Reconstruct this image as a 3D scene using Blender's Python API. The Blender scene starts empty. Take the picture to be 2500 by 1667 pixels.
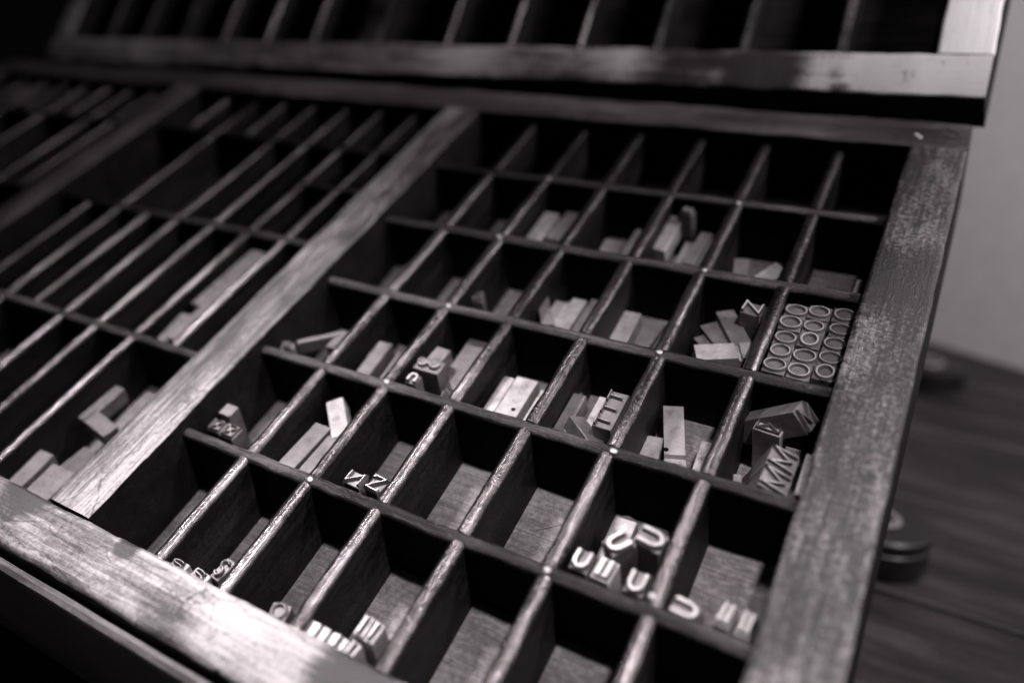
import bpy, bmesh, math, random
from mathutils import Matrix, Vector, noise

# ------------------------------------------------------------------ units
# every length below is in "case units" (one compartment pitch); S turns it into metres
S = 0.03
TILT = math.radians(21.88)          # the front case lies on a sloping stand
CASE = Matrix.Rotation(TILT, 4, 'X')          # case space -> world space (origin shared)
sc = bpy.context.scene
COL = sc.collection

# ------------------------------------------------------------------ camera
cam = bpy.data.cameras.new('camera')
cam_o = bpy.data.objects.new('camera', cam); COL.objects.link(cam_o)
Rr = Vector((0.79682174, 0.56069348, -0.22516202))
Rd = Vector((0.14963407, -0.54416379, -0.82552736))
Rf = Vector((-0.58539282, 0.62410624, -0.51750039))
cpos = Vector((7.96566086, -13.97814829, 8.08857865))
m = Matrix((( Rr.x, -Rd.x, -Rf.x, cpos.x * S), (Rr.y, -Rd.y, -Rf.y, cpos.y * S), (Rr.z, -Rd.z, -Rf.z, cpos.z * S), (0, 0, 0, 1)))
cam_o.matrix_world = CASE @ m
cam.sensor_width = 36.0
cam.lens = 2.23941588 * 1000 / 2500 * 36
cam.shift_x = 493.64 / 2500
cam.shift_y = -273.52 / 2500
cam.clip_start = 0.01; cam.clip_end = 60
cam.dof.use_dof = True
cam.dof.focus_distance = 10.9 * S
cam.dof.aperture_fstop = (cam.lens / 1000) / (0.29 * S)
sc.camera = cam_o

# ------------------------------------------------------------------ world, lamps, exposure
w = bpy.data.worlds.new('World'); sc.world = w; w.use_nodes = True
w.node_tree.nodes['Background'].inputs[0].default_value = (0.9, 0.86, 0.88, 1)
w.node_tree.nodes['Background'].inputs[1].default_value = 0.0015

def cs(x, y, z):                     # case units -> world metres
    return CASE @ Vector((x * S, y * S, z * S))

def aim(o, src, dst):
    o.location = src
    o.rotation_euler = (dst - src).to_track_quat('-Z', 'Y').to_euler()

def spot(name, src, dst, watts, size, radius, blend=1.0):
    l = bpy.data.lights.new(name, 'SPOT'); l.energy = watts; l.spot_size = math.radians(size)
    l.spot_blend = blend; l.shadow_soft_size = radius * S; l.color = (1.0, 0.945, 0.965)
    o = bpy.data.objects.new(name, l); COL.objects.link(o); aim(o, cs(*src), cs(*dst)); return o

def area(name, src, dst, watts, sx, sy):
    l = bpy.data.lights.new(name, 'AREA'); l.shape = 'RECTANGLE'; l.size = sx * S; l.size_y = sy * S
    l.energy = watts; l.color = (1.0, 0.945, 0.965)
    o = bpy.data.objects.new(name, l); COL.objects.link(o); aim(o, cs(*src), cs(*dst)); return o

spot('key_lamp', (12.5, -6.8, 21), (5.0, -8.0, 0), 24.5, 39, 0.7)
spot('upper_lamp', (9.5, 3.0, 22), (8.4, 2.2, 1.5), 4.5, 18, 0.8)
sl = area('rear_lamp', (-2.5, -1.6, 17), (0.5, -11.6, 0), 1.0, 1.3, 2.4); sl.data.spread = math.radians(54)
area('wall_fill', (22, 4, 16), (14, 18, -4), 9.3, 6, 6)  # unseen area light added to brighten the wall

sc.view_settings.view_transform = 'Standard'
sc.view_settings.look = 'None'
sc.view_settings.exposure = 0.0
sc.view_settings.gamma = 1.0
sc.view_settings.use_curve_mapping = False
sc.cycles.use_denoising = True
sc.cycles.max_bounces = 6

# ------------------------------------------------------------------ materials
def g(v):                            # dark tones carry a faint plum cast, pale ones are nearly neutral
    k = min(1.0, v / 0.5)
    return (v, v * (0.885 + 0.085 * k), v * (0.925 + 0.05 * k), 1)

def nt(name):
    mt = bpy.data.materials.new(name); mt.use_nodes = True
    t = mt.node_tree; return mt, t, t.nodes['Principled BSDF']

def node(t, typ, **kw):
    n = t.nodes.new(typ)
    for k, v in kw.items(): setattr(n, k, v)
    return n

def ramp(t, src, stops):
    r = node(t, 'ShaderNodeValToRGB'); t.links.new(src, r.inputs[0])
    e = r.color_ramp.elements
    e[0].position, e[0].color = stops[0][0], stops[0][1]
    e[1].position, e[1].color = stops[-1][0], stops[-1][1]
    for p_, c_ in stops[1:-1]:
        k = e.new(p_); k.color = c_
    return r.outputs[0]

def bw(v): return (v, v, v, 1)

def mathn(t, op, a, b=None, clamp=False):
    n = node(t, 'ShaderNodeMath', operation=op, use_clamp=clamp)
    for i, x in enumerate((a, b)):
        if x is None: continue
        if isinstance(x, (int, float)): n.inputs[i].default_value = x
        else: t.links.new(x, n.inputs[i])
    return n.outputs[0]

def noise_tex(t, vec, scale, detail=6, rough=0.6, dist=0.0):
    n = node(t, 'ShaderNodeTexNoise'); n.inputs['Scale'].default_value = scale
    n.inputs['Detail'].default_value = detail; n.inputs['Roughness'].default_value = rough
    n.inputs['Distortion'].default_value = dist
    t.links.new(vec, n.inputs['Vector']); return n.outputs['Fac']

def wood(name, axis, dark, light, level=0.5, rough=(0.32, 0.6), patches=(), seed=0.0, grit=0.5, spec=0.5, fine=7.0, contrast=0.12, coat=0.0, spk=0.5, bump=0.55, cracks=0.0, metal=0.0):
    """worn varnished wood, grain along the given axis; coordinates in case units.
    level: share of the dark varnish; patches: (x, y, radius, amount) places rubbed pale (+) or stained dark (-)."""
    mt, t, b = nt(name)
    tc = node(t, 'ShaderNodeTexCoord')
    mp = node(t, 'ShaderNodeMapping'); mp.inputs['Scale'].default_value = (1 / S,) * 3
    mp.inputs['Location'].default_value = (seed, seed * 0.7, seed * 0.3)
    t.links.new(tc.outputs['Object'], mp.inputs['Vector'])
    st = node(t, 'ShaderNodeMapping')
    sv = [fine * 1.5] * 3; sv[axis] = fine * 0.08
    st.inputs['Scale'].default_value = sv
    t.links.new(mp.outputs[0], st.inputs['Vector'])
    md = node(t, 'ShaderNodeMapping')
    sv = [1.5] * 3; sv[axis] = 0.45
    md.inputs['Scale'].default_value = sv
    t.links.new(mp.outputs[0], md.inputs['Vector'])
    grain = noise_tex(t, st.outputs[0], 1.0, 8, 0.75, 0.25)
    blot = noise_tex(t, md.outputs[0], 1.0, 7, 0.62, 0.3)
    speck = noise_tex(t, mp.outputs[0], 16.0, 6, 0.85)
    s = mathn(t, 'ADD', mathn(t, 'MULTIPLY', grain, 0.72), mathn(t, 'MULTIPLY', blot, 0.6))
    s = mathn(t, 'ADD', s, mathn(t, 'MULTIPLY', speck, spk))
    s = mathn(t, 'SUBTRACT', s, 0.66 + 0.5 * spk - 0.5 + level)       # about 0 in the middle
    for (px, py, r, amt) in patches:
        d = node(t, 'ShaderNodeVectorMath', operation='DISTANCE')
        d.inputs[1].default_value = (px + seed, py + seed * 0.7, 0.18 + seed * 0.3)
        t.links.new(mp.outputs[0], d.inputs[0])
        f = mathn(t, 'SUBTRACT', 1.0, mathn(t, 'DIVIDE', d.outputs['Value'], r), True)
        s = mathn(t, 'ADD', s, mathn(t, 'MULTIPLY', f, amt))
    if cracks:                       # thin dark scratches and checks
        sm = node(t, 'ShaderNodeMapping'); sv = [1.9] * 3; sv[axis] = 0.6
        sm.inputs['Scale'].default_value = sv; sm.inputs['Rotation'].default_value = (0, 0, 0.25)
        wn = node(t, 'ShaderNodeTexNoise'); wn.inputs['Scale'].default_value = 1.3; wn.inputs['Detail'].default_value = 4
        t.links.new(mp.outputs[0], wn.inputs['Vector'])
        wv = node(t, 'ShaderNodeVectorMath', operation='SCALE'); wv.inputs['Scale'].default_value = 0.7
        t.links.new(wn.outputs['Color'], wv.inputs[0])
        wa = node(t, 'ShaderNodeVectorMath', operation='ADD'); t.links.new(mp.outputs[0], wa.inputs[0]); t.links.new(wv.outputs[0], wa.inputs[1])
        t.links.new(wa.outputs[0], sm.inputs['Vector'])
        vo = node(t, 'ShaderNodeTexVoronoi', feature='DISTANCE_TO_EDGE'); vo.inputs['Scale'].default_value = 1.0
        t.links.new(sm.outputs[0], vo.inputs['Vector'])
        ln = mathn(t, 'SUBTRACT', 1.0, mathn(t, 'DIVIDE', vo.outputs['Distance'], 0.022), True)
        ln = mathn(t, 'MULTIPLY', ln, mathn(t, 'MULTIPLY', mathn(t, 'SUBTRACT', blot, 0.42, True), 9.0, True))
        s = mathn(t, 'SUBTRACT', s, mathn(t, 'MULTIPLY', ln, cracks))
    s = mathn(t, 'ADD', mathn(t, 'MULTIPLY', s, 1.0 / (2 * contrast)), 0.5, True)
    col = ramp(t, s, [(0.0, g(dark)), (0.45, g(dark * 0.45 + light * 0.35)), (0.72, g(light * 0.72)), (1.0, g(light))])
    t.links.new(col, b.inputs['Base Color'])
    t.links.new(ramp(t, s, [(0.0, bw(rough[0])), (1.0, bw(rough[1]))]), b.inputs['Roughness'])
    b.inputs['Specular IOR Level'].default_value = spec; b.inputs['Metallic'].default_value = metal
    if coat:
        b.inputs['Coat IOR'].default_value = 1.6
        b.inputs['Coat Weight'].default_value = coat; b.inputs['Coat Roughness'].default_value = 0.13
    hi = noise_tex(t, mp.outputs[0], 34.0, 4, 0.8)
    h = mathn(t, 'ADD', mathn(t, 'MULTIPLY', hi, grit), mathn(t, 'MULTIPLY', grain, 0.7))
    bp = node(t, 'ShaderNodeBump'); bp.inputs['Strength'].default_value = bump; bp.inputs['Distance'].default_value = 0.035 * S
    t.links.new(h, bp.inputs['Height']); t.links.new(bp.outputs[0], b.inputs['Normal'])
    if coat: t.links.new(bp.outputs[0], b.inputs['Coat Normal'])
    return mt

def lead(name, base, metal=0.55, rough=0.5, dirt=0.35, seed=0.0, sc_=5.0):
    mt, t, b = nt(name)
    tc = node(t, 'ShaderNodeTexCoord')
    mp = node(t, 'ShaderNodeMapping'); mp.inputs['Scale'].default_value = (1 / S,) * 3
    mp.inputs['Location'].default_value = (seed, seed, seed)
    t.links.new(tc.outputs['Object'], mp.inputs['Vector'])
    oi = node(t, 'ShaderNodeObjectInfo')
    add = node(t, 'ShaderNodeVectorMath', operation='ADD')
    mul = node(t, 'ShaderNodeVectorMath', operation='SCALE'); mul.inputs['Scale'].default_value = 40
    cb = node(t, 'ShaderNodeCombineXYZ'); t.links.new(oi.outputs['Random'], cb.inputs[0]); t.links.new(oi.outputs['Random'], cb.inputs[1])
    t.links.new(cb.outputs[0], mul.inputs[0]); t.links.new(mp.outputs[0], add.inputs[0]); t.links.new(mul.outputs[0], add.inputs[1])
    a = noise_tex(t, add.outputs[0], sc_, 6, 0.65)
    f = noise_tex(t, add.outputs[0], sc_ * 9, 4, 0.8)
    s = mathn(t, 'ADD', mathn(t, 'MULTIPLY', a, 0.75), mathn(t, 'MULTIPLY', f, 0.25))
    col = ramp(t, s, [(0.34, g(base * dirt)), (0.45, g(base * 0.7)), (0.62, g(base))])
    t.links.new(col, b.inputs['Base Color'])
    b.inputs['Metallic'].default_value = metal
    t.links.new(ramp(t, a, [(0.3, bw(rough + 0.14)), (0.7, bw(rough))]), b.inputs['Roughness'])
    bp = node(t, 'ShaderNodeBump'); bp.inputs['Strength'].default_value = 0.35; bp.inputs['Distance'].default_value = 0.012 * S
    t.links.new(f, bp.inputs['Height']); t.links.new(bp.outputs[0], b.inputs['Normal'])
    return mt

M = {}
M['rail_front'] = wood('worn_front_rail', 0, 0.016, 0.30, 0.53, patches=((3.0, -10.9, 3.2, 0.14), (6.0, -11, 2.0, 0.1), (3.95, -10.75, 0.55, -0.75), (0.2, -10.95, 0.5, -0.1), (-1.1, -10.55, 0.5, -0.4), (0.75, -10.6, 0.2, -0.5), (1.75, -10.95, 0.5, -0.2)), seed=3.1, contrast=0.15, rough=(0.45, 0.7), cracks=0.12, fine=9)
M['rail_back'] = wood('dull_back_rail', 0, 0.02, 0.13, 0.52, patches=((-4, 0.4, 2.0, 0.1), (6.9, 0.4, 1.2, -0.2)), seed=7.7, contrast=0.18, cracks=0.1)
M['rail_right'] = wood('mottled_right_rail', 1, 0.008, 0.21, 0.60, patches=((7.2, -9.6, 2.6, 0.12), (7.3, -3.4, 0.9, -0.14), (7.3, -2.3, 0.6, 0.08), (7.3, -6.2, 0.8, -0.06)), seed=1.7, contrast=0.12, grit=0.9, spk=1.0, rough=(0.4, 0.65), cracks=0.1, fine=9)
M['rail_mid'] = wood('pale_section_rail', 1, 0.02, 0.27, 0.515, seed=5.2, fine=13, contrast=0.10, cracks=0.1, rough=(0.4, 0.65), spk=0.35)
M['rail_far'] = wood('dim_section_rail', 1, 0.03, 0.22, 0.50, seed=9.9, contrast=0.2)
M['bar'] = wood('dark_stained_strip', 0, 0.008, 0.09, 0.54, rough=(0.3, 0.4), seed=2.3, grit=1.6, spec=0.5, contrast=0.10, metal=0.4)
M['divider'] = wood('dark_varnished_strip', 1, 0.02, 0.20, 0.51, rough=(0.30, 0.19), seed=4.4, grit=2.2, spec=0.5, metal=0.9, bump=0.24, contrast=0.14, spk=0.8)
M['grimy_shade'] = wood('grimy_shaded_rail_side', 0, 0.002, 0.014, 0.53, rough=(0.5, 0.7), seed=14.0, grit=1.2, spec=0.1, contrast=0.2)  # grime plus the shade on rail sides, put into the colour
M['inky_shade'] = wood('inky_shaded_board_side', 1, 0.002, 0.018, 0.54, rough=(0.5, 0.7), seed=16.0, grit=1.5, spec=0.15, contrast=0.12, spk=0.9, fine=5)  # ink stain with the shade of divider sides put into its colour
M['pitch'] = wood('pitch_black_shaded_board', 0, 0.0015, 0.007, 0.52, rough=(0.6, 0.8), seed=18.0, grit=1.5, spec=0.06, contrast=0.2)  # blackest copy: shade on the cross bar sides put into the colour
M['floor'] = wood('dusty_case_bottom', 0, 0.07, 0.26, 0.49, rough=(0.45, 0.65), seed=6.1, fine=16, contrast=0.17, grit=1.8, spk=0.9)
M['upper_rail'] = wood('upper_case_rail', 0, 0.03, 0.42, 0.46, seed=8.8, cracks=0.12, patches=((-1.4, 0.3, 0.3, -0.35), (-0.95, 0.5, 0.22, -0.3), (-4.6, 0.3, 1.2, -0.22), (-5.8, 0.55, 0.9, 0.2), (-0.45, 0.1, 0.5, 0.35), (-1.9, 0.55, 0.4, 0.25), (-0.5, 0.35, 3.4, 0.22), (-3.35, 0.25, 0.8, -0.7), (-2.35, 0.35, 0.25, -0.6), (-2.25, 0.02, 0.3, -0.8), (-7.0, 0.3, 2.2, -0.1), (-9, 0.3, 1.0, 0.12), (-14, 0.3, 5, -0.12)), contrast=0.13)
M['upper_side'] = wood('upper_case_side_rail', 1, 0.08, 0.62, 0.37, seed=12.1, patches=((-0.5, 2.0, 3, 0.15), (-0.25, 0.95, 0.22, -0.6), (-0.5, 1.5, 0.3, -0.3)), contrast=0.16)
M['black_wood'] = wood('flat_black_wood', 0, 0.006, 0.02, 0.5, rough=(0.7, 0.9), seed=11, spec=0.05)
M['ledge'] = wood('dark_polished_ledge', 0, 0.02, 0.09, 0.5, rough=(0.3, 0.45), seed=13)
M['table'] = wood('dark_table_boards', 0, 0.006, 0.045, 0.52, rough=(0.45, 0.6), seed=15, fine=1.6, contrast=0.14, spec=0.3)
M['lead'] = lead('pale_type_metal', 0.38)
M['lead_mid'] = lead('grey_type_metal', 0.17, seed=3)
M['lead_dark'] = lead('dark_inked_metal', 0.10, 0.4, 0.38, 0.4, seed=5)
M['lead_face'] = lead('rubbed_letter_metal', 0.38, 0.7, 0.34, 0.5, seed=8)
M['lead_bright'] = lead('bright_letter_metal', 0.8, 0.5, 0.3, 0.8, seed=4)
M['lead_ink_shade'] = lead('inky_shaded_metal', 0.085, 0.3, 0.45, 0.4, seed=12)  # ink residue and the shadow round the letters, both in the colour
M['lead_rim'] = lead('rubbed_rim_metal', 0.55, 0.6, 0.34, 0.6, seed=6)
M['brass'] = lead('dim_type_metal', 0.14, 0.5, 0.45, 0.5, seed=9)
M['nail'] = lead('polished_nail_metal', 0.4, 1.0, 0.42, 0.8, seed=2)
mt, t, b = nt('black_lacquer'); b.inputs['Base Color'].default_value = g(0.006); b.inputs['Roughness'].default_value = 0.35; M['lacquer'] = mt
mt, t, b = nt('dull_ring_metal'); b.inputs['Base Color'].default_value = g(0.16); b.inputs['Roughness'].default_value = 0.45; M['ring'] = mt
mt, t, b = nt('pale_plaster_wall')
tc = node(t, 'ShaderNodeTexCoord'); nn = noise_tex(t, tc.outputs['Object'], 90, 5, 0.6)
t.links.new(ramp(t, nn, [(0.3, g(0.50)), (0.7, g(0.56))]), b.inputs['Base Color']); b.inputs['Roughness'].default_value = 0.85; M['wall'] = mt
mt, t, b = nt('pale_fibre'); b.inputs['Base Color'].default_value = g(0.2); b.inputs['Roughness'].default_value = 0.4; M['hair'] = mt

# ------------------------------------------------------------------ mesh helpers
def link_mesh(name, bm, mat, parent=None, smooth=True, angle=38):
    me = bpy.data.meshes.new(name)
    bmesh.ops.recalc_face_normals(bm, faces=bm.faces[:])
    bm.to_mesh(me); bm.free()
    me.materials.append(M[mat])
    if smooth:
        for p_ in me.polygons: p_.use_smooth = True
        me.set_sharp_from_angle(angle=math.radians(angle))
    o = bpy.data.objects.new(name, me); COL.objects.link(o)
    if parent is not None: o.parent = parent
    return o

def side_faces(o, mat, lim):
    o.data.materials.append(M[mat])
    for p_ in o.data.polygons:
        if p_.normal.z < lim: p_.material_index = 1  # shade by colour: faces turned sideways take the darker material
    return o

def empty(name, mw, label, cat, group=None):
    o = bpy.data.objects.new(name, None); COL.objects.link(o); o.matrix_world = mw
    o.empty_display_size = 0.01
    o['label'] = label; o['category'] = cat
    if group: o['group'] = group
    return o

def tag(o, label=None, cat=None, group=None, kind=None):
    if label: o['label'] = label
    if cat: o['category'] = cat
    if group: o['group'] = group
    if kind: o['kind'] = kind
    return o

def box(bm, x0, x1, y0, y1, z0, z1, bev=0.0, seg=2):
    vs = [bm.verts.new((x * S, y * S, z * S)) for x in (x0, x1) for y in (y0, y1) for z in (z0, z1)]
    f = [(0, 1, 3, 2), (4, 6, 7, 5), (0, 4, 5, 1), (2, 3, 7, 6), (0, 2, 6, 4), (1, 5, 7, 3)]
    fs = [bm.faces.new([vs[i] for i in q]) for q in f]
    if bev:
        es = list({e for fc in fs for e in fc.edges})
        bmesh.ops.bevel(bm, geom=es, offset=bev * S, segments=seg, affect='EDGES', profile=0.6)

def sweep(bm, prof, axis, a0, a1, n, jit=0.0, seed=0.0, freq=1.6):
    """prof: closed list of (across, z) ; swept along axis 0 (x) or 1 (y); edges wander a little"""
    rings = []
    for i in range(n + 1):
        a = a0 + (a1 - a0) * i / n
        r = []
        for k, (c, z) in enumerate(prof):
            if jit and z > -0.2:
                q = Vector((a * freq + seed, c * 2.1 + seed, z * 2.0))
                c2 = c + jit * noise.noise(q) + jit * 0.5 * noise.noise(q * 4.3)
                z2 = z + jit * 0.7 * noise.noise(q + Vector((7.7, 3.1, 0))) + jit * 0.3 * noise.noise(q * 5.1)
            else: c2, z2 = c, z
            v = (a, c2, z2) if axis == 0 else (c2, a, z2)
            r.append(bm.verts.new([w_ * S for w_ in v]))
        rings.append(r)
    m_ = len(prof)
    for i in range(n):
        for k in range(m_):
            bm.faces.new((rings[i][k], rings[i][(k + 1) % m_], rings[i + 1][(k + 1) % m_], rings[i + 1][k]))
    bm.faces.new(rings[0]); bm.faces.new(rings[-1][::-1])

def rail_prof(c0, c1, z0, z1, r, k=4):
    p_ = [(c0, z0), (c1, z0)]
    for i in range(k + 1):
        a = math.pi / 2 * i / k; p_.append((c1 - r + r * math.cos(a), z1 - r + r * math.sin(a)))
    for i in range(k + 1):
        a = math.pi / 2 + math.pi / 2 * i / k; p_.append((c0 + r + r * math.cos(a), z1 - r + r * math.sin(a)))
    return p_

def bead_prof(c, t_, z0, ztop=0.0, k=8):
    """thin board with a rounded top edge a touch wider than the board"""
    p_ = [(c - t_ * 0.72, z0), (c + t_ * 0.72, z0), (c + t_ * 0.78, ztop - t_ * 1.7), (c + t_ * 0.98, ztop - t_ * 1.1)]
    for i in range(k + 1):
        a = math.pi * i / k; p_.append((c + t_ * math.cos(a), ztop - t_ * 0.8 + t_ * 0.8 * math.sin(a)))
    p_ += [(c - t_ * 0.98, ztop - t_ * 1.1), (c - t_ * 0.78, ztop - t_ * 1.7)]
    return p_

def rail(name, parent, mat, axis, c0, c1, a0, a1, z0, z1, r=0.05, jit=0.03, seed=0.0, step=0.12):
    bm = bmesh.new(); sweep(bm, rail_prof(c0, c1, z0, z1, r), axis, a0, a1, max(2, int(abs(a1 - a0) / step)), jit, seed)
    return side_faces(link_mesh(name, bm, mat, parent), 'grimy_shade', 0.45)

def strip(name, parent, mat, axis, c, t_, a0, a1, z0=-1.0, ztop=0.0, jit=0.012, seed=0.0):
    t_ *= 1.06
    bm = bmesh.new(); sweep(bm, bead_prof(c, t_, z0, ztop), axis, a0, a1, max(2, int(abs(a1 - a0) / 0.12)), jit, seed, 2.5)
    return side_faces(link_mesh(name, bm, mat, parent, angle=50), 'inky_shade' if axis else 'pitch', 0.12)

def dome(bm, x, y, z, r, h, k=12):
    rings = []
    for j in range(4):
        a = math.pi / 2 * j / 4
        rings.append([bm.verts.new(((x + r * math.cos(a) * math.cos(2 * math.pi * i / k)) * S, (y + r * math.cos(a) * math.sin(2 * math.pi * i / k)) * S, (z + h * math.sin(a)) * S)) for i in range(k)])
    tp = bm.verts.new((x * S, y * S, (z + h) * S))
    for j in range(3):
        for i in range(k): bm.faces.new((rings[j][i], rings[j][(i + 1) % k], rings[j + 1][(i + 1) % k], rings[j + 1][i]))
    for i in range(k): bm.faces.new((rings[3][i], rings[3][(i + 1) % k], tp))
    bm.faces.new(rings[0][::-1])

# ------------------------------------------------------------------ the setting
up_surface = -8.0 * S
WY = lambda x: (16.5 - (x - 7.2) * 0.435)         # far edge of the table / foot of the wall
def world_poly(name, pts, mat, kind='structure'):
    bm = bmesh.new(); vs = [bm.verts.new([c * S for c in q]) for q in pts]; bm.faces.new(vs)
    o = link_mesh(name, bm, mat, None, False); return tag(o, kind=kind)
world_poly('wall', [(-60, WY(-60), -12), (70, WY(70) , -12), (70, WY(70), 60), (-60, WY(-60), 60)], 'wall')
# the table: boards with open joints, running along x
tb = empty('plank_table', Matrix.Identity(4), 'dark plank table under the stand, its boards running to the pale wall', 'table')
rnd = random.Random(4)
bm = bmesh.new(); yb = -30.0
bwid = 3.95
while yb < 41:
    y1 = yb + bwid
    dz = rnd.uniform(-0.02, 0.02)
    box(bm, -45, 40, yb + 0.05, y1 - 0.05, -8.8, -8.0 + dz, 0.05, 1)
    yb = y1
# last narrow board cut along the wall
link_mesh('table_top', bm, 'table', tb)

# ------------------------------------------------------------------ the two cases
def make_rows():
    X0, X7 = 0.0, 6.91
    return X0, X7

XS = [0.0, 1.012, 2.003, 2.98, 4.014, 4.994, 6.012, 6.91]
YS = [0.0, -1.736, -3.513, -5.299, -7.017, -8.77, -10.50]
RZ = 0.184
D = -1.0
case = empty('type_case', CASE.copy(), 'open wooden type case in front, rows of small compartments holding metal type', 'type case')
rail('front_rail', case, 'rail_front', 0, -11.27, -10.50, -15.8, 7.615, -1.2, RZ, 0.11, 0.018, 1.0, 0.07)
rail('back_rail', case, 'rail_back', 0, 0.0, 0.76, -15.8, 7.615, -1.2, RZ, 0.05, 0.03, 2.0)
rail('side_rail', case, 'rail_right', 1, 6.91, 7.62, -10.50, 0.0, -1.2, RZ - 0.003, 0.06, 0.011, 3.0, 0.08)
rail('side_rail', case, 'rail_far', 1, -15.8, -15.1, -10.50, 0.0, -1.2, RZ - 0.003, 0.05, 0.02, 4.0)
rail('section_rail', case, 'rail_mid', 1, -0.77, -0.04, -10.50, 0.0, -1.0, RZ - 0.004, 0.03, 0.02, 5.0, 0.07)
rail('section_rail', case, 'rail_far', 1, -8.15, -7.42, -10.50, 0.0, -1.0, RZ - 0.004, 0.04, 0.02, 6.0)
bm = bmesh.new(); box(bm, -15.6, 7.4, -11.0, 0.5, -1.15, D)
link_mesh('bottom_panel', bm, 'floor', case, False)
T = 0.082
for j in range(1, 6):
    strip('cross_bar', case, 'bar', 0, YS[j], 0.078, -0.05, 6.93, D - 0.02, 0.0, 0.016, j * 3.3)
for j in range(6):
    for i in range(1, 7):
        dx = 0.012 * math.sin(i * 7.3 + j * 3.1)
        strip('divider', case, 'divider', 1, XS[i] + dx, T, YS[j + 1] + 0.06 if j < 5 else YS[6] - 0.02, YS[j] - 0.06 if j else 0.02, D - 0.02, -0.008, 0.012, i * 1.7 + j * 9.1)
# middle section, eight narrower columns
MX = [-7.42, -6.56, -5.68, -4.87, -4.05, -3.19, -2.33, -1.51, -0.77]
MB = [0.0, -1.54, -4.55, -7.51, -10.50]
for y in MB[1:4]:
    strip('cross_bar', case, 'bar', 0, y, 0.07, -7.44, -0.75, D - 0.02, -0.005, 0.014, y)
strip('cross_bar', case, 'bar', 0, -2.90, 0.06, -2.33 + 0.05, -0.75, D - 0.02, -0.005, 0.014, 4)
def seg(xs, r, ymin=None, ymax=None):
    for x in xs:
        strip('divider', case, 'divider', 1, x, 0.068, (MB[r + 1] + 0.055) if r < 3 else -10.52, (MB[r] - 0.055) if r else 0.02, D - 0.02, -0.012, 0.012, x * 3 + r)
seg(MX[1:8], 0); seg([MX[2], MX[4], MX[5], MX[6], MX[7]], 1); seg(MX[1:8], 2); seg([MX[2], MX[4], MX[5], MX[6]], 3)
# far section, mostly lost in the dark
LX = [-15.1 + 0.87 * k for k in range(9)]
for y in (-1.54, -4.55, -7.51):
    strip('cross_bar', case, 'bar', 0, y, 0.07, -15.12, -8.13, D - 0.02, -0.005, 0.014, y + 2)
seg(LX[1:8], 0); seg([LX[2], LX[4], LX[6], LX[7]], 1); seg([LX[2], LX[4], LX[6]], 2); seg([LX[4]], 3)
# bright nail heads at some of the crossings
for (i, j, dx, dy) in ((2, 1, 0.05, -0.03), (5, 1, 0.02, -0.05), (2, 2, 0, -0.02), (5, 2, 0.03, 0.0), (5, 3, 0.0, 0.0), (2, 3, 0.05, -0.02), (2, 4, 0.02, 0.02), (5, 4, 0.05, -0.02), (2, 5, 0.02, -0.02), (5, 5, 0.0, 0.0)):
    bm = bmesh.new(); dome(bm, XS[i] + dx, YS[j] + dy, -0.006, 0.048, 0.02)
    link_mesh('nail_head', bm, 'nail', case)
for (x, y) in ((5.98, -8.62), (6.95, 0.32), (7.0, 0.26)):
    bm = bmesh.new(); dome(bm, x, y, -0.012 if y < 0 else RZ - 0.008, 0.045, 0.024)
    link_mesh('nail_head', bm, 'nail', case)

# the case standing steeper behind it, with wider compartments
K = 1.5
b0, g0, e0 = 0.615, -0.038, -0.035
Rx = Matrix.Rotation(b0, 4, 'X'); Rz_ = Matrix.Rotation(g0, 4, 'Z'); Ry = Matrix.Rotation(e0, 4, 'Y')
org = Matrix.Translation(Vector((8.06, 0.79, 0.605)) * S)
UP = CASE @ org @ Ry @ Rz_ @ Rx
case2 = empty('type_case', UP, 'second wooden type case standing steeply behind, its tall compartments empty and black', 'type case')
ux = lambda i: (i - 7.62) * K
xr0, xr1 = ux(6.9), ux(7.378)
xl1, xl0 = ux(-7.6), ux(-8.08)
rail('front_rail', case2, 'upper_rail', 0, 0.0, 0.72, xl0, xr1, -0.95, 0.0, 0.05, 0.03, 21, 0.12)
rail('back_rail', case2, 'upper_rail', 0, 11.3, 12.0, xl0, xr1, -0.95, 0.0, 0.05, 0.03, 22, 0.2)
rail('side_rail', case2, 'upper_side', 1, xr0, xr1, 0.72, 11.3, -0.95, -0.003, 0.05, 0.03, 23, 0.15)
rail('side_rail', case2, 'upper_rail', 1, xl0, xl1, 0.72, 11.3, -0.95, -0.003, 0.05, 0.03, 24, 0.2)
rail('section_rail', case2, 'bar', 1, ux(-0.58), ux(-0.14), 0.72, 11.3, -0.9, -0.25, 0.04, 0.02, 25, 0.2)
bm = bmesh.new(); box(bm, xl0 + 0.1, xr1 - 0.1, 0.1, 11.9, -0.94, -0.88); link_mesh('bottom_panel', bm, 'black_wood', case2, False)  # shade inside the compartments put into a black bottom colour
ULX = [-1.49, -2.49, -3.51, -4.55, -5.6, -6.65]
for k in range(1, 4):
    y = 0.72 + 2.65 * k
    strip('cross_bar', case2, 'bar', 0, y, 0.08, xl1, ux(-0.58), -0.89, -0.25, 0.012, k)
    strip('cross_bar', case2, 'bar', 0, y, 0.08, ux(-0.14), xr0, -0.89, -0.25, 0.012, k + 5)
for i in [1, 2, 3, 4, 5, 6] + ULX:
    for k in range(4):
        strip('divider', case2, 'divider' if i in (1, 2, 3, -1.49, -2.49, -3.51) else 'bar', 1, ux(i), 0.085, 0.70 + 2.65 * k + (0.09 if k else 0), 0.72 + 2.65 * (k + 1) - 0.09 if k < 3 else 11.32, -0.89, -0.25, 0.02, i * 2.1 + k)  # glints set by material: shinier strips for some, darker for the rest

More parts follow.
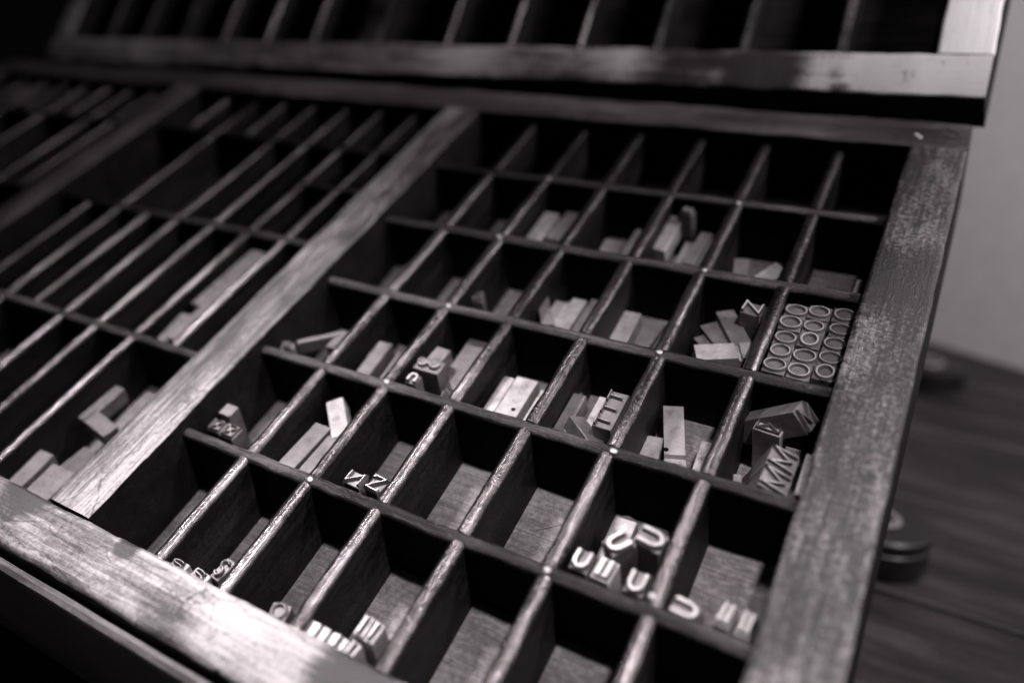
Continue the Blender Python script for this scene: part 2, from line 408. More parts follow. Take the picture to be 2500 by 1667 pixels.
# the stand that carries both
stand = empty('type_cabinet', CASE.copy(), 'black cabinet with a sloping top and polished front ledge carrying the cases', 'cabinet')
bm = bmesh.new()
sweep(bm, [(-11.49, -1.75), (-11.33, -1.75), (-11.33, 0.00), (-11.345, 0.02), (-11.40, 0.045), (-11.46, 0.02), (-11.49, -0.06)], 0, -15.9, 7.5, 120, 0.006, 2.0)
link_mesh('front_ledge', bm, 'ledge', stand)
bm = bmesh.new(); box(bm, -15.7, 7.45, -11.30, 0.74, -1.75, -1.21); link_mesh('slope_top', bm, 'black_wood', stand, False)
bm = bmesh.new()
# body: prism down to the table (in world axes, brought into case space)
inv_ = CASE.inverted()
def cw(x, Y, Z): return inv_ @ Vector((x * S, Y * S, Z * S))
A_ = Vector((0, -11.2 * S, -1.75 * S)); B_ = Vector((0, 0.7 * S, -1.75 * S))
wa, wb = CASE @ A_, CASE @ B_
vs = []
for x in (-15.5, 7.3):
    for (Y, Z) in ((wa.y / S, wa.z / S), (wb.y / S, wb.z / S), (wb.y / S, -8.0), (wa.y / S, -8.0)):
        vs.append(bm.verts.new(cw(x, Y, Z)))
for q in ((0, 1, 2, 3), (7, 6, 5, 4), (0, 4, 5, 1), (1, 5, 6, 2), (2, 6, 7, 3), (3, 7, 4, 0)): bm.faces.new([vs[i] for i in q])
link_mesh('cabinet_body', bm, 'black_wood', stand, False)
bm = bmesh.new(); box(bm, xl0 + 0.4, xr1 - 0.5, 0.25, 10.5, -1.25, -0.96); bk = link_mesh('slope_back', bm, 'black_wood', None, False)
bk.parent = stand; bk.matrix_parent_inverse = Matrix.Identity(4); bk.matrix_basis = CASE.inverted() @ UP
for x in (-13.5, 3.5):        # props under the upper case
    bm = bmesh.new()
    c0 = CASE.inverted() @ UP @ Vector(((x - 8.06) * S, 8.5 * S, -1.26 * S))
    cwp = CASE @ c0
    b4 = []
    for (dx, dy) in ((0, -0.4), (0.8, -0.4), (0.8, 0.4), (0, 0.4)):
        b4.append((bm.verts.new(cw(cwp.x / S + dx, cwp.y / S + dy, -8.0)), bm.verts.new(cw(cwp.x / S + dx, cwp.y / S + dy, cwp.z / S - 0.02 + (dy - 0.4) * 1.5))))
    for i in range(4): bm.faces.new((b4[i][0], b4[(i + 1) % 4][0], b4[(i + 1) % 4][1], b4[i][1]))
    bm.faces.new([v[1] for v in b4]); bm.faces.new([v[0] for v in b4][::-1])
    link_mesh('support_post', bm, 'black_wood', stand, False)

# ------------------------------------------------------------------ round black tins on the table
def tin(x, Y, r, h, label):
    e = empty('round_tin', Matrix.Translation((x * S, Y * S, -8.0 * S + 0.0008)), label, 'tin', 'black tins on the table')
    bm = bmesh.new()
    prof = [(0, 0), (r * 0.93, 0), (r, 0.06), (r, h * 0.62), (r * 0.965, h * 0.66), (r * 0.965, h * 0.7), (r * 1.01, h * 0.72), (r * 1.01, h * 0.94), (r * 0.96, h), (0, h * 1.0)]
    k = 56; rings = []
    for (rr, z) in prof[1:-1]: rings.append([bm.verts.new((rr * S * math.cos(2 * math.pi * i / k), rr * S * math.sin(2 * math.pi * i / k), z * S)) for i in range(k)])
    for a, b_ in zip(rings, rings[1:]):
        for i in range(k): bm.faces.new((a[i], a[(i + 1) % k], b_[(i + 1) % k], b_[i]))
    bm.faces.new(rings[0][::-1]); bm.faces.new(rings[-1])
    link_mesh('tin_body', bm, 'lacquer', e)
    bm = bmesh.new(); k = 40; R1, r1 = r * 0.34, r * 0.09; gr = []
    for i in range(k):
        a = 2 * math.pi * i / k
        gr.append([bm.verts.new(((R1 + r1 * math.cos(q * math.pi / 4)) * math.cos(a) * S, (R1 + r1 * math.cos(q * math.pi / 4)) * math.sin(a) * S, (h + 0.03 + r1 * 0.7 * math.sin(q * math.pi / 4)) * S)) for q in range(8)])
    for i in range(k):
        for q in range(8): bm.faces.new((gr[i][q], gr[(i + 1) % k][q], gr[(i + 1) % k][(q + 1) % 8], gr[i][(q + 1) % 8]))
    link_mesh('lid_ring', bm, 'ring', e)
tin(7.22, 2.6, 0.85, 0.8, 'round black tin with a ring on its lid, nearer of two beside the case')
tin(7.3, 13.0, 0.9, 0.5, 'round black tin far back on the table against the pale wall')

# ------------------------------------------------------------------ metal type
H = 0.87; SH = 0.795
def ribbon(bm, pts, w_, z0, z1, flare=0.018, closed=False):
    n = len(pts); P = [Vector(q) for q in pts]; sec = []
    for i in range(n):
        if closed: a, b_ = P[(i - 1) % n], P[(i + 1) % n]; d0 = (P[i] - a).normalized(); d1 = (b_ - P[i]).normalized()
        else:
            d0 = (P[i] - P[i - 1]).normalized() if i else (P[1] - P[0]).normalized()
            d1 = (P[i + 1] - P[i]).normalized() if i < n - 1 else d0
        ww = w_[i] if isinstance(w_, (list, tuple)) else w_
        n0 = Vector((-d0.y, d0.x)); n1 = Vector((-d1.y, d1.x)); mi = (n0 + n1)
        if mi.length < 1e-4: mi = n0
        mi.normalize(); l = 1 / max(0.62, mi.dot(n0))
        q = []
        for off, z in ((ww / 2 + flare, z0), (ww / 2, z1 - 0.006), (ww / 2 - 0.006, z1), (-ww / 2 + 0.006, z1), (-ww / 2, z1 - 0.006), (-ww / 2 - flare, z0)):
            v = P[i] + mi * off * l; q.append(bm.verts.new((v.x * S, v.y * S, z * S)))
        sec.append(q)
    rng = range(n if closed else n - 1)
    for i in rng:
        a, b_ = sec[i], sec[(i + 1) % n]
        for k in range(5): bm.faces.new((a[k], a[k + 1], b_[k + 1], b_[k]))
        bm.faces.new((a[5], a[0], b_[0], b_[5]))
    if not closed: bm.faces.new(sec[0][::-1]); bm.faces.new(sec[-1])

def arc(cx, cy, rx, ry, a0, a1, n=14):
    return [(cx + rx * math.cos(math.radians(a0 + (a1 - a0) * i / n)), cy + ry * math.sin(math.radians(a0 + (a1 - a0) * i / n))) for i in range(n + 1)]

def glyph(bm, ch, w_, d, z0, z1):
    a, b_ = w_ * 0.40, d * 0.40; s = min(w_, d) * 0.13
    if ch == 'O':
        q = rnd.uniform(0.9, 1.02); ribbon(bm, arc(rnd.uniform(-.006, .006), 0, a * 1.13 * q, b_ * rnd.uniform(0.86, 0.98), 0, 360 - 360 / 29, 28), [s * (0.58 + 0.24 * abs(math.cos(2 * math.pi * k / 29)) + rnd.uniform(-.08, .08)) for k in range(29)], z0, z1, 0.012, True)
    elif ch == 'o': ribbon(bm, arc(0, 0, a * 0.88, b_ * 1.02, 0, 360 - 360 / 29, 28), s * 1.0, z0, z1, 0.014, True)
    elif ch == 'N': ribbon(bm, [(-a, b_), (-a, -b_), (a, b_), (a, -b_)][::1], [s * 0.7, s, s, s * 0.7], z0, z1)
    elif ch == 'n': ribbon(bm, [(-a, -b_), (-a, b_), (a, -b_), (a, b_)], [s * 0.9, s * 1.2, s * 1.2, s * 0.9], z0, z1, 0.008)
    elif ch == 'Z': ribbon(bm, [(-a, b_ * .7), (-a, b_), (a, b_), (-a, -b_), (a, -b_), (a, -b_ * .7)], s, z0, z1)
    elif ch == 'M': ribbon(bm, [(-a, -b_), (-a * 0.9, b_), (0, -b_ * 0.5), (a * 0.9, b_), (a, -b_)], s * 0.8, z0, z1, 0.008)
    elif ch == 'U': ribbon(bm, [(-a * 0.8, b_)] + arc(0, -b_ * 0.15, a * 0.8, b_ * 0.8, 180, 360, 14) + [(a * 0.8, b_)], s * 1.75, z0, z1)
    elif ch == 'S': ribbon(bm, arc(a * 0.0, b_ * 0.45, a * 0.75, b_ * 0.42, 20, 250, 10) + arc(0, -b_ * 0.42, a * 0.75, b_ * 0.45, 90, -160, 10), s, z0, z1, 0.012)
    elif ch == 'Y':
        ribbon(bm, [(-a, b_ * .9), (0, 0), (0, -b_)], s * 0.7, z0, z1, 0.006); ribbon(bm, [(a, b_ * .9), (0.01, 0.01)], s * 0.6, z0, z1 - 0.004, 0.006)
    elif ch == 'X':
        ribbon(bm, [(-a, b_), (a, -b_)], s * 0.6, z0, z1, 0.006); ribbon(bm, [(a, b_), (-a, -b_)], s * 0.6, z0, z1 - 0.004, 0.006)
        ribbon(bm, [(-a, -b_), (a, -b_), (a, b_), (-a, b_)], s * 0.4, z0, z1 - 0.008, 0.004, True)
    elif ch == 'T':
        ribbon(bm, [(-a, b_ * 1.1), (-a, -b_ * 1.1)], s * 0.7, z0, z1, 0.006); ribbon(bm, [(-a * 0.8, 0.0), (a * 0.75, -b_ * 0.15)], s * 0.9, z0, z1 - 0.004, 0.006)
    elif ch == 'L': ribbon(bm, [(-a * 0.4, b_ * 0.9), (-a * 0.4, -b_ * 0.7), (a * 0.5, -b_ * 0.9)], s * 0.9, z0, z1, 0.006)
    elif ch == 'W':     # crown-like worn letter
        ribbon(bm, arc(-a * 0.55, b_ * 0.3, a * 0.42, b_ * 0.9, 180, 340, 8) + arc(a * 0.55, b_ * 0.3, a * 0.42, b_ * 0.9, 200, 360, 8), s * 0.8, z0, z1, 0.012)
    elif ch == 'A':     # sharp pyramid ornament
        v = [bm.verts.new((x * a * 1.1 * S, y * b_ * 1.1 * S, z0 * S)) for x, y in ((-1, -1), (1, -1), (1, 1), (-1, 1))]
        tp = bm.verts.new((0, 0, (z1 + 0.08) * S))
        for i in range(4): bm.faces.new((v[i], v[(i + 1) % 4], tp))
        bm.faces.new(v[::-1])
    elif ch == 'I': ribbon(bm, [(0, b_), (0, -b_)], s * 1.6, z0, z1)
    elif ch == 'II':
        ribbon(bm, [(-a * .5, b_), (-a * .5, -b_)], s * 2.4, z0, z1, 0.01); ribbon(bm, [(a * .5, b_), (a * .5, -b_)], s * 2.4, z0, z1 - 0.003, 0.01)

def sort(label, w_, d, ch, mat='lead', face='lead_face', length=H, nick=False, group=None, cat='metal type', multi=None, name='metal_type'):
    """a piece of type, feet at the origin, letter up the local z axis"""
    e = empty(name, Matrix.Identity(4), label, cat, group)
    sh = length - (0.036 if ch in ('O', 'o') else 0.05) if ch else length
    bm = bmesh.new(); x, y = w_ / 2, d / 2
    if nick:            # small groove across the belly
        prof = [(-y, 0.02), (-y, sh * 0.22), (-y + 0.05, sh * 0.24), (-y + 0.05, sh * 0.28), (-y, sh * 0.30), (-y, sh), (y, sh), (y, 0.02)]
        L_ = [bm.verts.new((-x * S, a * S, b_ * S)) for a, b_ in prof]; R_ = [bm.verts.new((x * S, a * S, b_ * S)) for a, b_ in prof]
        n = len(prof)
        for i in range(n): bm.faces.new((L_[i], L_[(i + 1) % n], R_[(i + 1) % n], R_[i]))
        bm.faces.new(L_); bm.faces.new(R_[::-1])
    else: box(bm, -x, x, -y, y, 0, sh, 0.008, 1)
    link_mesh('body', bm, mat, e)
    if ch:
        if multi:
            step = d / multi
            for k in range(multi):
                bm = bmesh.new(); glyph(bm, ch, w_ * 0.96, step * 0.92, sh - 0.004, length)
                o = side_faces(link_mesh('letter', bm, face, e), 'lead_ink_shade', 0.75); o.location = (0, (-d / 2 + step * (k + 0.5)) * S, 0)
        else:
            bm = bmesh.new(); glyph(bm, ch, w_, d, sh - 0.004, length)
            side_faces(link_mesh('letter', bm, face, e), 'lead_ink_shade', 0.75 if ch != 'A' else 0.2)
    return e

def stand_up(e, x, y, rot=0.0, ztop=-0.13, lean=(0, 0), length=H):
    R_ = Matrix.Rotation(math.radians(rot), 4, 'Z')
    Lx = Matrix.Rotation(math.radians(lean[0]), 4, 'X') @ Matrix.Rotation(math.radians(lean[1]), 4, 'Y')
    tp = Matrix.Translation(Vector((x, y, ztop)) * S)
    e.matrix_world = CASE @ tp @ Lx @ R_ @ Matrix.Translation((0, 0, -length * S))
    return e

def lay(e, fx, fy, ang, ztop, thick, length=H, pitch=0.0, roll=0.0):
    """far end at (fx, fy), running towards ang degrees (0 = +x, -90 = to the viewer); letter at the far end; ztop = its top side"""
    a = math.radians(ang)
    zc = Vector((-math.cos(a), -math.sin(a), 0))        # local z points back to the far end
    up_ = Vector((0, 0, 1)); yc = -up_ ; xc = yc.cross(zc)
    R_ = Matrix((( xc.x, yc.x, zc.x), (xc.y, yc.y, zc.y), (xc.z, yc.z, zc.z))).to_4x4()
    tp = Matrix.Translation(Vector((fx, fy, ztop - thick / 2)) * S)
    pm = Matrix.Rotation(math.radians(pitch), 4, xc) @ Matrix.Rotation(math.radians(roll), 4, zc)
    e.matrix_world = CASE @ tp @ pm @ R_ @ Matrix.Translation((0, 0, -length * S))
    return e

# the fifteen O's standing in their box, three files of five
OX = [[(6.22, -3.80), (6.215, -4.085), (6.22, -4.36), (6.225, -4.64), (6.225, -4.915)],
      [(6.48, -3.77), (6.475, -4.055), (6.48, -4.34), (6.485, -4.63), (6.485, -4.91)],
      [(6.75, -3.75), (6.765, -4.03), (6.75, -4.305), (6.745, -4.58), (6.745, -4.86)]]
files = ['in the file beside the divider', 'in the middle file', 'in the file along the side rail']
pos = ['rearmost letter O', 'second letter O from the back', 'third letter O from the back', 'fourth letter O from the back', 'front letter O']
rnd = random.Random(2)
for c in range(3):
    for r in range(5):
        turned = (c, r) in ((1, 2), (2, 4))
        e = sort(pos[r] + ' ' + files[c] + (', turned upright' if turned else ''), 0.252, 0.27, 'o' if turned else 'O', 'brass' if (c * 5 + r) % 3 else 'lead_mid', 'lead_rim', group="letter O type packed in one compartment")
        x, y = OX[c][r]
        stand_up(e, x, y, rnd.uniform(-2.5, 2.5), -0.125 - rnd.uniform(0, 0.04), (rnd.uniform(-1.5, 1.5), rnd.uniform(-1.5, 1.5)))

def L(label, w_, th, ch, fx, fy, ang, ztop, mat='lead', length=H, pitch=0, roll=0, nick=False, name='metal_type', cat='metal type', face='lead_face', group='metal type lying in the compartments'):
    e = sort(label, w_, th, ch, mat, face, length, nick, group, cat, name=name)
    return lay(e, fx, fy, ang, ztop, th, length, pitch, roll)
def U(label, w_, d, ch, x, y, rot, ztop=-0.13, mat='lead_mid', lean=(0, 0), length=H, multi=None, face='lead_face', group='metal type standing in the compartments'):
    e = sort(label, w_, d, ch, mat, face, length, False, group, multi=multi)
    return stand_up(e, x, y, rot, ztop, lean, length)

# back rows
L('dim piece of type lying in the leftmost box of the second row', 0.3, 0.26, None, 0.62, -2.45, -92, -0.5, 'lead_mid', pitch=-3)
L('pale wide piece of type, left of two in the second row third box', 0.24, 0.26, None, 2.23, -2.10, -90, -0.45, 'lead')
L('pale piece of type, right of two in the second row third box', 0.22, 0.26, None, 2.55, -1.98, -91, -0.47, 'lead', pitch=-4)
L('low pale piece of type at the front of the second row fourth box', 0.3, 0.26, None, 3.36, -2.35, -88, -0.62, 'lead')
L('pale type leaning on the divider in the second row fourth box', 0.12, 0.26, None, 3.66, -2.06, -91, -0.55, 'lead')
L('long bright piece of type at the left of the crowded second row box', 0.19, 0.26, None, 4.19, -1.90, -91, -0.32, 'lead', pitch=2)
L('bright piece of type, first in the row of three in the crowded box', 0.17, 0.25, 'I', 4.50, -2.22, -90, -0.5, 'lead')
L('bright piece of type, middle of the row of three in the crowded box', 0.17, 0.25, 'I', 4.665, -2.02, -92, -0.42, 'lead')
L('bright piece of type, last in the row of three in the crowded box', 0.16, 0.25, None, 4.825, -2.16, -90, -0.46, 'lead')
U('small type standing on end behind the bright row of the crowded box', 0.2, 0.14, 'II', 4.36, -1.98, -12, -0.10, 'lead_ink_shade', (0, 0))  # body coloured dark to give the shadow it stands in
L('grey bent piece of type at the left of the second row sixth box', 0.2, 0.24, None, 5.25, -2.45, -80, -0.5, 'lead_mid', pitch=8)
L('grey piece of type lying across the second row sixth box', 0.26, 0.24, None, 5.50, -2.72, -70, -0.55, 'lead_mid')
L('pale triangle of type tilted in the second row sixth box corner', 0.2, 0.24, None, 5.76, -2.58, -115, -0.42, 'lead', roll=25)
L('pale piece of type at the left of the rear corner box', 0.2, 0.24, None, 6.32, -2.82, -88, -0.5, 'lead')
L('dark piece of type in the middle of the rear corner box', 0.26, 0.24, 'A', 6.52, -2.72, -90, -0.5, 'lead_dark', face='lead_dark')
L('thin pale piece of type along the rail in the rear corner box', 0.09, 0.24, None, 6.76, -2.55, -91, -0.48, 'lead')
# third row
L('pale piece of type tucked beside the divider in the third row left box', 0.22, 0.3, None, 0.80, -4.20, -92, -0.33, 'lead', pitch=3)
L('dim piece of type against the divider in the third row second box', 0.22, 0.3, None, 1.80, -4.42, -92, -0.40, 'brass', pitch=3)
U('small worn letter glinting beside the dim type in the third row', 0.17, 0.20, 'X', 1.80 + 0.35, -4.66, 20, -0.28, 'lead_dark')
L('small pale end of type in the back of the third row third box', 0.17, 0.24, None, 2.86, -4.05, -60, -0.42, 'lead_mid')
L('pale piece of type, first of three side by side in the third row', 0.215, 0.26, None, 3.20, -4.06, -90, -0.60, 'lead')
L('pale piece of type, second of three side by side in the third row', 0.215, 0.26, None, 3.42, -3.95, -90.5, -0.58, 'lead')
L('thin grey type leaning on the divider next to the three pale ones', 0.10, 0.26, None, 3.66, -3.98, -91, -0.50, 'lead_mid')
L('bright piece of type with a dull end, alone in the third row fifth box', 0.235, 0.26, None, 4.19, -3.95, -90, -0.62, 'lead', pitch=1)
L('grey piece of type lying askew beside the bright one', 0.2, 0.26, None, 4.58, -4.06, -97, -0.62, 'lead_mid')
L('narrow grey type leaning by the divider in the third row fifth box', 0.13, 0.26, None, 4.80, -4.12, -93, -0.52, 'lead_mid')
# the staircase next to the O box
L('pale type, topmost step of the stepped pile beside the O box', 0.235, 0.22, None, 5.36, -3.78, -58, -0.42, 'lead_mid', length=0.72)
L('pale type, middle step of the pile beside the O box', 0.235, 0.22, None, 5.22, -4.02, -48, -0.50, 'lead_mid', length=0.70, nick=True)
L('pale type, lowest step of the pile beside the O box', 0.2, 0.22, None, 5.17, -4.22, -45, -0.56, 'lead_mid', length=0.6)
L('bright wide type laid across the front of the stepped pile', 0.29, 0.24, None, 5.28, -4.80, 24, -0.34, 'lead', length=0.68, nick=True)
U('letter N standing alone beside the O box, white faced', 0.25, 0.23, 'n', 5.745, -3.94, -6, -0.13, 'lead_mid', face='lead_bright')
U('dark pointed ornament half hidden by the bar under the bright type', 0.3, 0.26, 'A', 5.70, -5.08, 30, -0.42, 'lead_dark', face='lead_dark')
# fourth row
L('thin pale type slanting across the leftmost box of the fourth row', 0.09, 0.2, None, 0.18, -6.58, 38, -0.20, 'lead_mid', length=0.66)
L('dim broad type end in the leftmost box of the fourth row', 0.22, 0.24, None, 0.78, -6.10, -95, -0.22, 'brass', length=0.4)
U('pale broken letter at the corner of the leftmost fourth row box', 0.2, 0.13, 'S', 0.11, -6.72, 25, -0.14, 'lead_mid')
L('dim long type with a glint in the fourth row second box', 0.22, 0.26, None, 1.33, -5.98, -88, -0.36, 'brass', face='nail')
L('dark type beside the divider in the fourth row second box', 0.16, 0.26, 'I', 1.74, -6.12, -87, -0.28, 'lead_dark', face='lead_mid')
L('pale type behind the crowned letter in the fourth row', 0.22, 0.24, None, 2.30, -5.96, -94, -0.2, 'lead_mid', length=0.5)
U('crown shaped worn letter standing in the fourth row third box', 0.40, 0.24, 'W', 2.28, -6.36, 0, -0.13, 'lead_mid')
U('small worn letter at the foot of the crown shaped one', 0.17, 0.17, 'U', 2.22, -6.68, 180, -0.13, 'lead_mid')
U('bright little pyramid ornament near the nailed crossing', 0.17, 0.17, 'A', 2.74, -6.72, 10, -0.2, 'lead')
L('dark long type on the right of the fourth row third box', 0.28, 0.26, None, 2.48, -5.28, -89, -0.5, 'brass', length=1.1)
L('pale narrow type flush against the broad one, left in its box', 0.15, 0.26, None, 3.215, -5.90, -90, -0.485, 'lead')
L('broad pale type, widest in the fourth row, with a dark hole', 0.30, 0.26, None, 3.45, -5.85, -90, -0.48, 'lead', nick=False)
L('pale narrow type right beside the broad pale one', 0.18, 0.26, None, 3.76, -5.94, -90, -0.52, 'lead')
L('dull topped type lying in the fourth row fifth box', 0.17, 0.26, 'I', 4.19, -5.86, -90, -0.45, 'lead_mid')
L('pale type behind the standing row of small letters', 0.24, 0.26, None, 4.50, -5.76, -90, -0.55, 'lead')
L('dim tilted type poking over the bar in the fourth row', 0.22, 0.22, None, 4.30, -6.42, -40, -0.33, 'brass', length=0.5, roll=30)
U('tall standing block with a column of three small letters', 0.235, 0.63, 'T', 4.735, -6.29, 0, -0.13, 'lead_mid', multi=3)
# the slabs
L('bright slab of type slanting in the fourth row, with a notch', 0.235, 0.26, None, 5.20, -5.46, -72, -0.73 + 0.02, 'lead', length=1.15, nick=True)
L('bright slab of type on the left, beyond the slanting slab', 0.24, 0.26, None, 5.13, -6.0, -83, -0.74, 'lead', length=0.75)
L('narrow bright type along the right of the slab box', 0.14, 0.26, None, 5.72, -5.86, -87, -0.74, 'lead')
# the M box
U('letter M block lying back near the rail in the M box', 0.25, 0.3, 'M', 6.74, -5.66, 70, -0.13, 'lead_mid', lean=(8, 52))
U('black faceted letter with bright glints in the M box', 0.30, 0.22, 'X', 6.36, -5.74, -6, -0.30, 'lead', face='lead_dark')
U('front letter M in the slanting pair by the rail', 0.29, 0.30, 'M', 6.64, -6.67, 88, -0.14, 'lead_mid', lean=(0, 24))
U('rear letter M in the slanting pair by the rail', 0.29, 0.30, 'M', 6.645, -6.365, 88, -0.13, 'lead_mid', lean=(0, 24))
U('pale blank type standing by the rail next to the pair of M', 0.08, 0.60, None, 6.855, -6.47, 0, -0.17, 'lead')
U('small pale foot of type low in the M box', 0.09, 0.16, None, 6.22, -6.55, 12, -0.45, 'lead', length=0.5)
def pin_mark(x, y, z, r=0.03):
    bm = bmesh.new(); bmesh.ops.create_cone(bm, cap_ends=True, segments=16, radius1=r * S, radius2=r * S, depth=0.012 * S)
    o = link_mesh('pin_mark', bm, 'pitch'); return o
for e in [o for o in COL.objects if o.get('label', '').startswith(('broad pale type, widest', 'bright slab of type slanting'))]:
    o = pin_mark(0, 0, 0); o.parent = e
    o.location = Vector((0.06, -0.129, 0.28) if e['label'].startswith('broad') else (-0.095, -0.129, 0.42)) * S
    o.rotation_euler = (math.pi / 2, 0, 0)
# fifth row
U('plain square topped type in the fifth row left box', 0.21, 0.2, None, 0.06 + 0.09, -8.15, -2, -0.14, 'brass')
U('left one of two crossed square ornaments in the fifth row', 0.215, 0.2, 'X', 0.17, -8.43, -1, -0.13, 'brass')
U('right one of two crossed square ornaments in the fifth row', 0.235, 0.22, 'X', 0.42, -8.44, -3, -0.13, 'brass')
L('bright curved topped type leaning in the fifth row second box', 0.25, 0.24, None, 1.28, -7.24, -50, -0.36, 'lead', length=0.7, roll=-10)
L('dark broad type beside the leaning bright one, first of two', 0.26, 0.26, None, 1.40, -7.72, -93, -0.36, 'lead_dark', pitch=-2)
L('dark broad type beside the leaning bright one, second of two', 0.22, 0.26, 'o', 1.66, -7.80, -93, -0.38, 'lead_dark', face='lead_mid')
U('letter N standing by the bar, left of the neat pair in the fifth row', 0.235, 0.2, 'N', 2.43, -8.45, -4, -0.13, 'lead_mid')
U('letter Z standing by the bar, right of the neat pair in the fifth row', 0.2, 0.235, 'Z', 2.71, -8.42, -8, -0.13, 'lead_mid')
L('bright stained type lying behind the U letters', 0.225, 0.26, 'U', 5.33, -7.44, -90, -0.50, 'lead', length=0.9)
U('letter U laid over the foot of the bright stained type', 0.21, 0.27, 'U', 5.47, -8.10, -38, -0.08, 'lead_mid', lean=(6, 0))
U('letter U turned on its side at the back by the divider', 0.25, 0.29, 'U', 5.73, -7.88, 82, -0.13, 'lead_mid', lean=(0, 4))
U('letter U in the left corner of the U box by the bar', 0.2, 0.26, 'U', 5.205, -8.41, -3, -0.13, 'lead_mid')
U('filled letter U second along the bar of the U box', 0.2, 0.27, 'II', 5.44, -8.42, -4, -0.13, 'lead')
U('letter U standing apart at the right of the U box', 0.2, 0.27, 'U', 5.77, -8.43, -3, -0.13, 'lead_mid')
U('letter U on its side at the front left of the right corner box', 0.22, 0.27, 'U', 6.25, -8.53, 84, -0.13, 'lead_mid')
U('pale blurred letter, left of the pair by the rail', 0.14, 0.27, 'II', 6.59, -8.42, -8, -0.13, 'lead')
U('pale blurred letter, right of the pair by the rail', 0.14, 0.27, 'II', 6.77, -8.44, -3, -0.13, 'lead')
# front row
U('white topped little type nearest the front rail, leftmost of three', 0.24, 0.13, 'S', 1.20, -10.36, 0, -0.13, 'lead', face='lead')
U('white broken letter, middle of three by the front rail', 0.24, 0.15, 'S', 1.53, -10.36, -8, -0.13, 'lead', face='lead')
U('long letter S, slanting, rightmost of three by the front rail', 0.14, 0.29, 'S', 1.72, -10.17, -8, -0.13, 'lead_mid')
U('dim round letter standing alone behind the front rail', 0.22, 0.2, 'o', 2.65, -10.32, 10, -0.13, 'brass', face='brass')
U('pale blank type next to the divider behind the front rail', 0.13, 0.17, None, 3.11, -10.33, 0, -0.13, 'lead')
U('narrow pale blank type, second behind the front rail', 0.095, 0.18, None, 3.245, -10.335, 0, -0.14, 'lead')
U('pale broad type, third behind the front rail', 0.20, 0.17, 'I', 3.41, -10.33, -3, -0.12, 'lead')
U('tall pale letter standing up left of the last pair', 0.12, 0.24, 'I', 3.59, -10.08, -2, -0.06, 'lead')
U('tall pale letter standing up right of the last pair', 0.11, 0.24, 'I', 3.72, -10.09, -4, -0.07, 'lead')
U('bright foremost letter at the end of the front rail group', 0.12, 0.19, 'I', 3.62, -10.36, -8, -0.05, 'lead', face='lead')
# middle section
L('long pale spacing bar lying in the narrow middle section box', 0.24, 0.26, None, -1.80, -4.80, -91, -0.22, 'lead_mid', length=2.4, name='spacing_bar', cat='spacing bar')
L('shorter pale spacing bar along the left of the long one', 0.2, 0.26, None, -2.03, -4.78, -91, -0.24, 'lead_mid', length=1.6, name='spacing_bar', cat='spacing bar', pitch=-1)
L('short grey spacing piece at the front left of the long bar', 0.2, 0.26, None, -2.15, -6.55, -85, -0.30, 'lead_mid', length=0.72, name='spacing_bar', cat='spacing bar')
L('dim type leaning in the wide front box of the middle section', 0.2, 0.24, None, -1.95, -8.30, -95, -0.30, 'brass', length=0.75)
L('dim crossed type under the leaning one in the wide front box', 0.25, 0.24, None, -2.0, -8.92, -12, -0.30, 'brass', length=0.62)
L('grey type stack in the left corner of the wide front box', 0.28, 0.26, None, -2.02, -9.72, -88, -0.30, 'lead_mid', length=0.7)
L('grey broad type in the wide front box beside the section rail', 0.46, 0.26, None, -1.55, -9.82, -90, -0.32, 'lead_mid', length=0.62)
L('dark round edged type behind the grey broad one', 0.34, 0.24, None, -1.45, -9.40, -100, -0.36, 'lead_dark', length=0.5)
L('dim type lying against the section rail further back', 0.22, 0.24, None, -1.45, -8.15, -88, -0.38, 'brass', length=0.8)

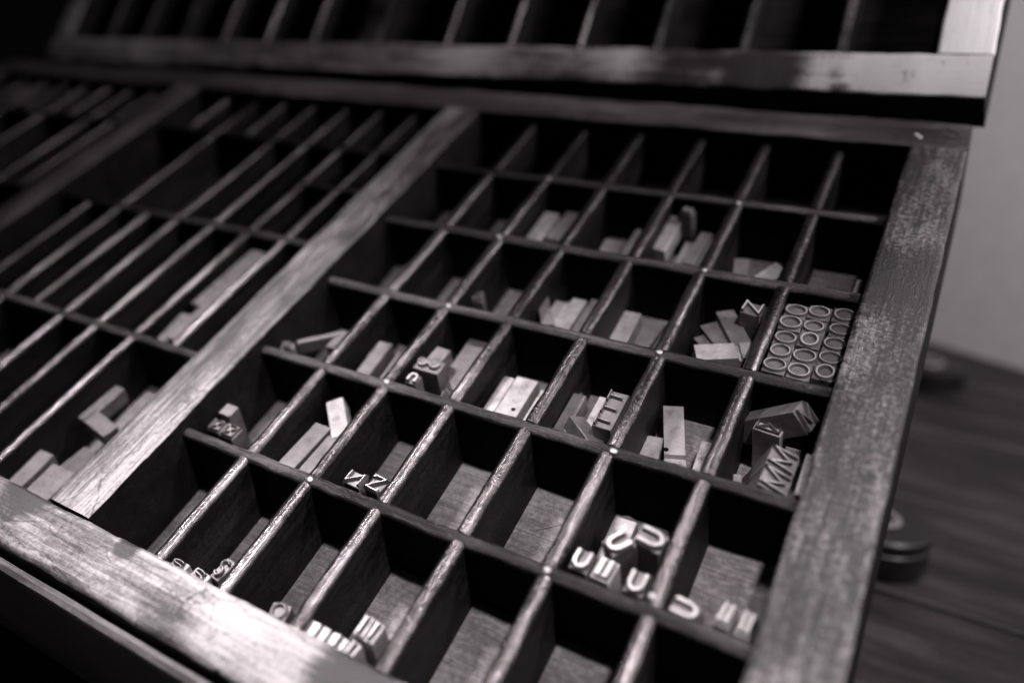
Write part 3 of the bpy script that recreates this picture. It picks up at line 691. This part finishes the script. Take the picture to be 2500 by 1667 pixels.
# metal chips added to catch glints along the rails and divider tops
rnd = random.Random(11)
def flecks(spots_, n):
    bm = bmesh.new()
    for (x0, x1, y0, y1, z, tilt, cnt, rr) in spots_:
        for _ in range(cnt):
            x, y = rnd.uniform(x0, x1), rnd.uniform(y0, y1); r = rnd.uniform(0.6, 1.2) * rr
            nrm = Vector((rnd.gauss(tilt[0], 0.16), rnd.gauss(tilt[1], 0.16), 1)).normalized(); a = nrm.orthogonal().normalized(); b_ = nrm.cross(a)
            c = Vector((x, y, z + r * 0.5)); tp = []; bt = []
            for k in range(6):
                q = c + (a * math.cos(k * 1.047) + b_ * math.sin(k * 1.047)) * r * rnd.uniform(0.8, 1.1)
                tp.append(bm.verts.new(q * S)); bt.append(bm.verts.new((q - nrm * r * 0.9) * S))
            bm.faces.new(tp); bm.faces.new(bt[::-1])
            for k in range(6): bm.faces.new((tp[k], bt[k], bt[(k + 1) % 6], tp[(k + 1) % 6]))
    o = link_mesh('glint_chips', bm, 'nail', case, False); o['kind'] = 'stuff'
sp_ = [(6.98, 7.56, -10.4, -7.2, RZ - 0.006, (0.0, 0.0), 34, 0.009), (6.98, 7.56, -7.2, -3.0, RZ - 0.006, (0, 0), 30, 0.005), (3.0, 4.2, -11.26, -11.15, RZ - 0.02, (0, -0.1), 16, 0.012), (-0.12, -0.06, -10.4, -7.5, RZ - 0.012, (0, 0), 40, 0.006)]
for i in range(1, 7): sp_.append((XS[i] - 0.03, XS[i] + 0.05, -10.3, -3.6, -0.012, (0.1, 0), 26, 0.005))
for j in range(2, 6): sp_.append((1.5, 6.8, YS[j] - 0.05, YS[j] + 0.04, -0.006, (0, 0), 22, 0.0045))
flecks(sp_, 0)

# ------------------------------------------------------------------ loose fibres
def fibre(label, pts, r=0.0007):
    P = [Vector(q) for q in pts]; Q = []
    for k in range(len(P) - 1):          # smooth the line
        p0, p1, p2, p3 = P[max(k - 1, 0)], P[k], P[k + 1], P[min(k + 2, len(P) - 1)]
        for q in range(6):
            u = q / 6; Q.append(0.5 * ((2 * p1) + (p2 - p0) * u + (2 * p0 - 5 * p1 + 4 * p2 - p3) * u * u + (3 * p1 - p0 - 3 * p2 + p3) * u ** 3))
    Q.append(P[-1]); bm = bmesh.new(); rings = []
    for k, q in enumerate(Q):
        d = (Q[min(k + 1, len(Q) - 1)] - Q[max(k - 1, 0)]).normalized(); a = d.orthogonal().normalized(); b_ = d.cross(a)
        rings.append([bm.verts.new((q + (a * math.cos(x) + b_ * math.sin(x)) * r) * S) for x in (0, 1.57, 3.14, 4.71)])
    for a, b_ in zip(rings, rings[1:]):
        for k in range(4): bm.faces.new((a[k], a[(k + 1) % 4], b_[(k + 1) % 4], b_[k]))
    o = link_mesh('loose_fibre', bm, 'hair'); o.matrix_world = CASE.copy(); tag(o, label, 'fibre')
fibre('short pale sliver lying on the dusty floor of the fifth row box', [(4.28, -7.7, -0.99), (4.42, -7.6, -0.985), (4.56, -7.46, -0.99)], 0.005)
